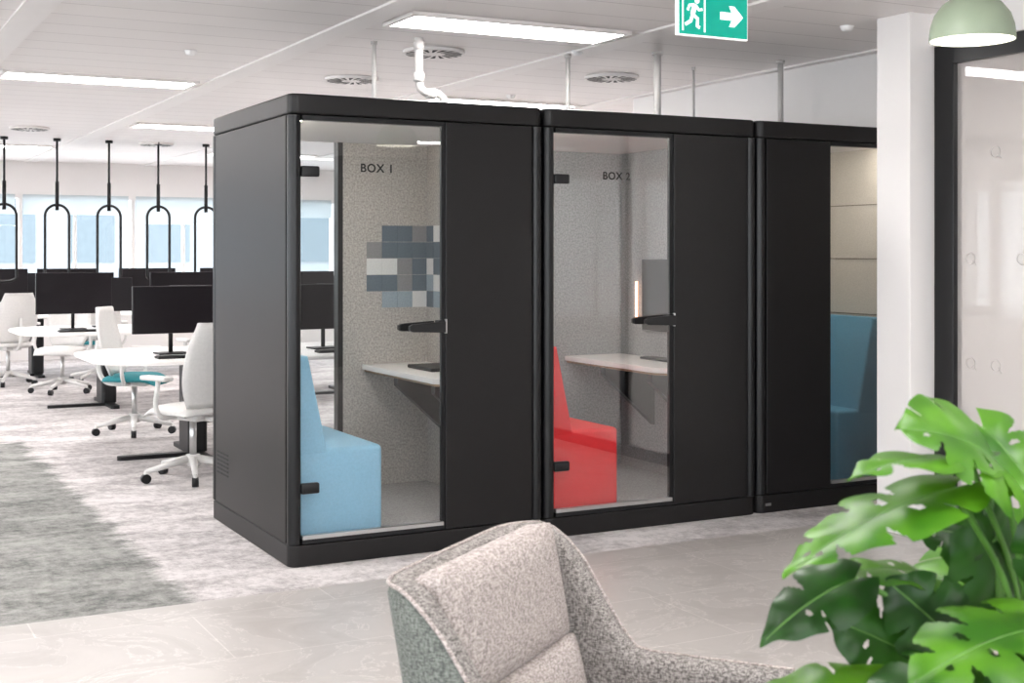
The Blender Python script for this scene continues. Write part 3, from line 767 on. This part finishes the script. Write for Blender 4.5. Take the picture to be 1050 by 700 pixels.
def N_(lat, d, z):
    return Vector((0.8837 * lat + 0.468 * d, -0.468 * lat + 0.8836 * d, z))
LV = [
 ((0.715, 1.92, 1.145), (0.545, 1.82, 1.235), 0.24, (0.25, -0.55, 0.8), 'leaf', 3, 0.30, 0.2),
 ((0.700, 1.96, 1.200), (0.760, 1.86, 1.100), 0.17, (0.3, -0.8, 0.7), 'leaf', 3, 0.2, 0.2),
 ((0.665, 1.90, 1.150), (0.445, 1.76, 1.180), 0.15, (0.0, -0.05, 1.0), 'leaf', 2, 0.25, 0.2),
 ((0.630, 1.88, 1.125), (0.350, 1.76, 1.040), 0.19, (-0.25, -0.20, 1.0), 'leaf', 3, 0.15, 0.15),
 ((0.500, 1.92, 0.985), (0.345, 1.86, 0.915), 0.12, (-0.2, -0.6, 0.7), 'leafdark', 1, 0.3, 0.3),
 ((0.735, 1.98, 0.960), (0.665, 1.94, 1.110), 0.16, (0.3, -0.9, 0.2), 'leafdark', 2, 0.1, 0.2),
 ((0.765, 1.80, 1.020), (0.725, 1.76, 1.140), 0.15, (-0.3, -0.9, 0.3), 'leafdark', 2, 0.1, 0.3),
 ((0.640, 2.00, 0.965), (0.450, 1.94, 0.995), 0.13, (-0.1, -0.15, 0.9), 'leaf', 2, 0.3, 0.2),
 ((0.780, 2.06, 0.995), (0.620, 2.03, 1.045), 0.18, (-0.1, -0.7, 0.6), 'leafdark', 2, 0.2, 0.2),
 ((0.760, 1.82, 0.945), (0.500, 1.68, 0.925), 0.24, (0.0, -0.2, 0.9), 'leaf', 3, 0.2, 0.2),
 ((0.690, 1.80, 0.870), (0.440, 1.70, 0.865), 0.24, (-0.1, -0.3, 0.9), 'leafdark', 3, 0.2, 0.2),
 ((0.540, 1.86, 0.850), (0.285, 1.78, 0.835), 0.16, (-0.1, -0.3, 1.0), 'leaf', 2, 0.2, 0.2),
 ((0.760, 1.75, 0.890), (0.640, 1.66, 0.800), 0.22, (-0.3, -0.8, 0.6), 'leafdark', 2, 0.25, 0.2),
 ((0.800, 1.92, 1.060), (0.880, 1.86, 1.130), 0.20, (-0.2, -0.8, 0.6), 'leaf', 2, 0.2, 0.2),
 ((0.640, 1.94, 0.900), (0.545, 1.92, 0.985), 0.14, (-0.3, -0.9, 0.4), 'leafdark', 1, 0.2, 0.3),
 ((0.800, 1.80, 0.980), (0.700, 1.72, 0.890), 0.17, (-0.4, -0.5, 0.8), 'leaf', 2, 0.2, 0.2),
 ((0.600, 1.95, 0.860), (0.460, 1.93, 0.930), 0.15, (-0.3, -0.9, 0.6), 'leafdark', 1, 0.2, 0.3),
 ((0.680, 1.98, 0.860), (0.610, 1.96, 0.960), 0.17, (0.2, -0.9, 0.4), 'leafdark', 1, 0.2, 0.3),
 ((0.860, 2.10, 1.000), (1.020, 2.15, 1.080), 0.22, (0.2, -0.5, 0.9), 'leaf', 3, 0.2, 0.2),
 ((0.780, 2.15, 0.900), (0.800, 2.40, 0.950), 0.22, (0.0, 0.5, 0.9), 'leaf', 3, 0.2, 0.2),
]
for i, (b, t, W, nn, mm, ct, dr, fo) in enumerate(LV):
    leaf(F(*b), F(*t), W, N_(*nn), mm, ct, dr, seed=i, fold=fo)

# ------------------------------------------------------------------ world / colour
w = bpy.data.worlds.new("world"); S.world = w; w.use_nodes = True
bg = w.node_tree.nodes["Background"]; bg.inputs[0].default_value = (0.95, 0.97, 1.0, 1); bg.inputs[1].default_value = 5.2
S.view_settings.view_transform = 'Standard'
S.view_settings.exposure = 0.27
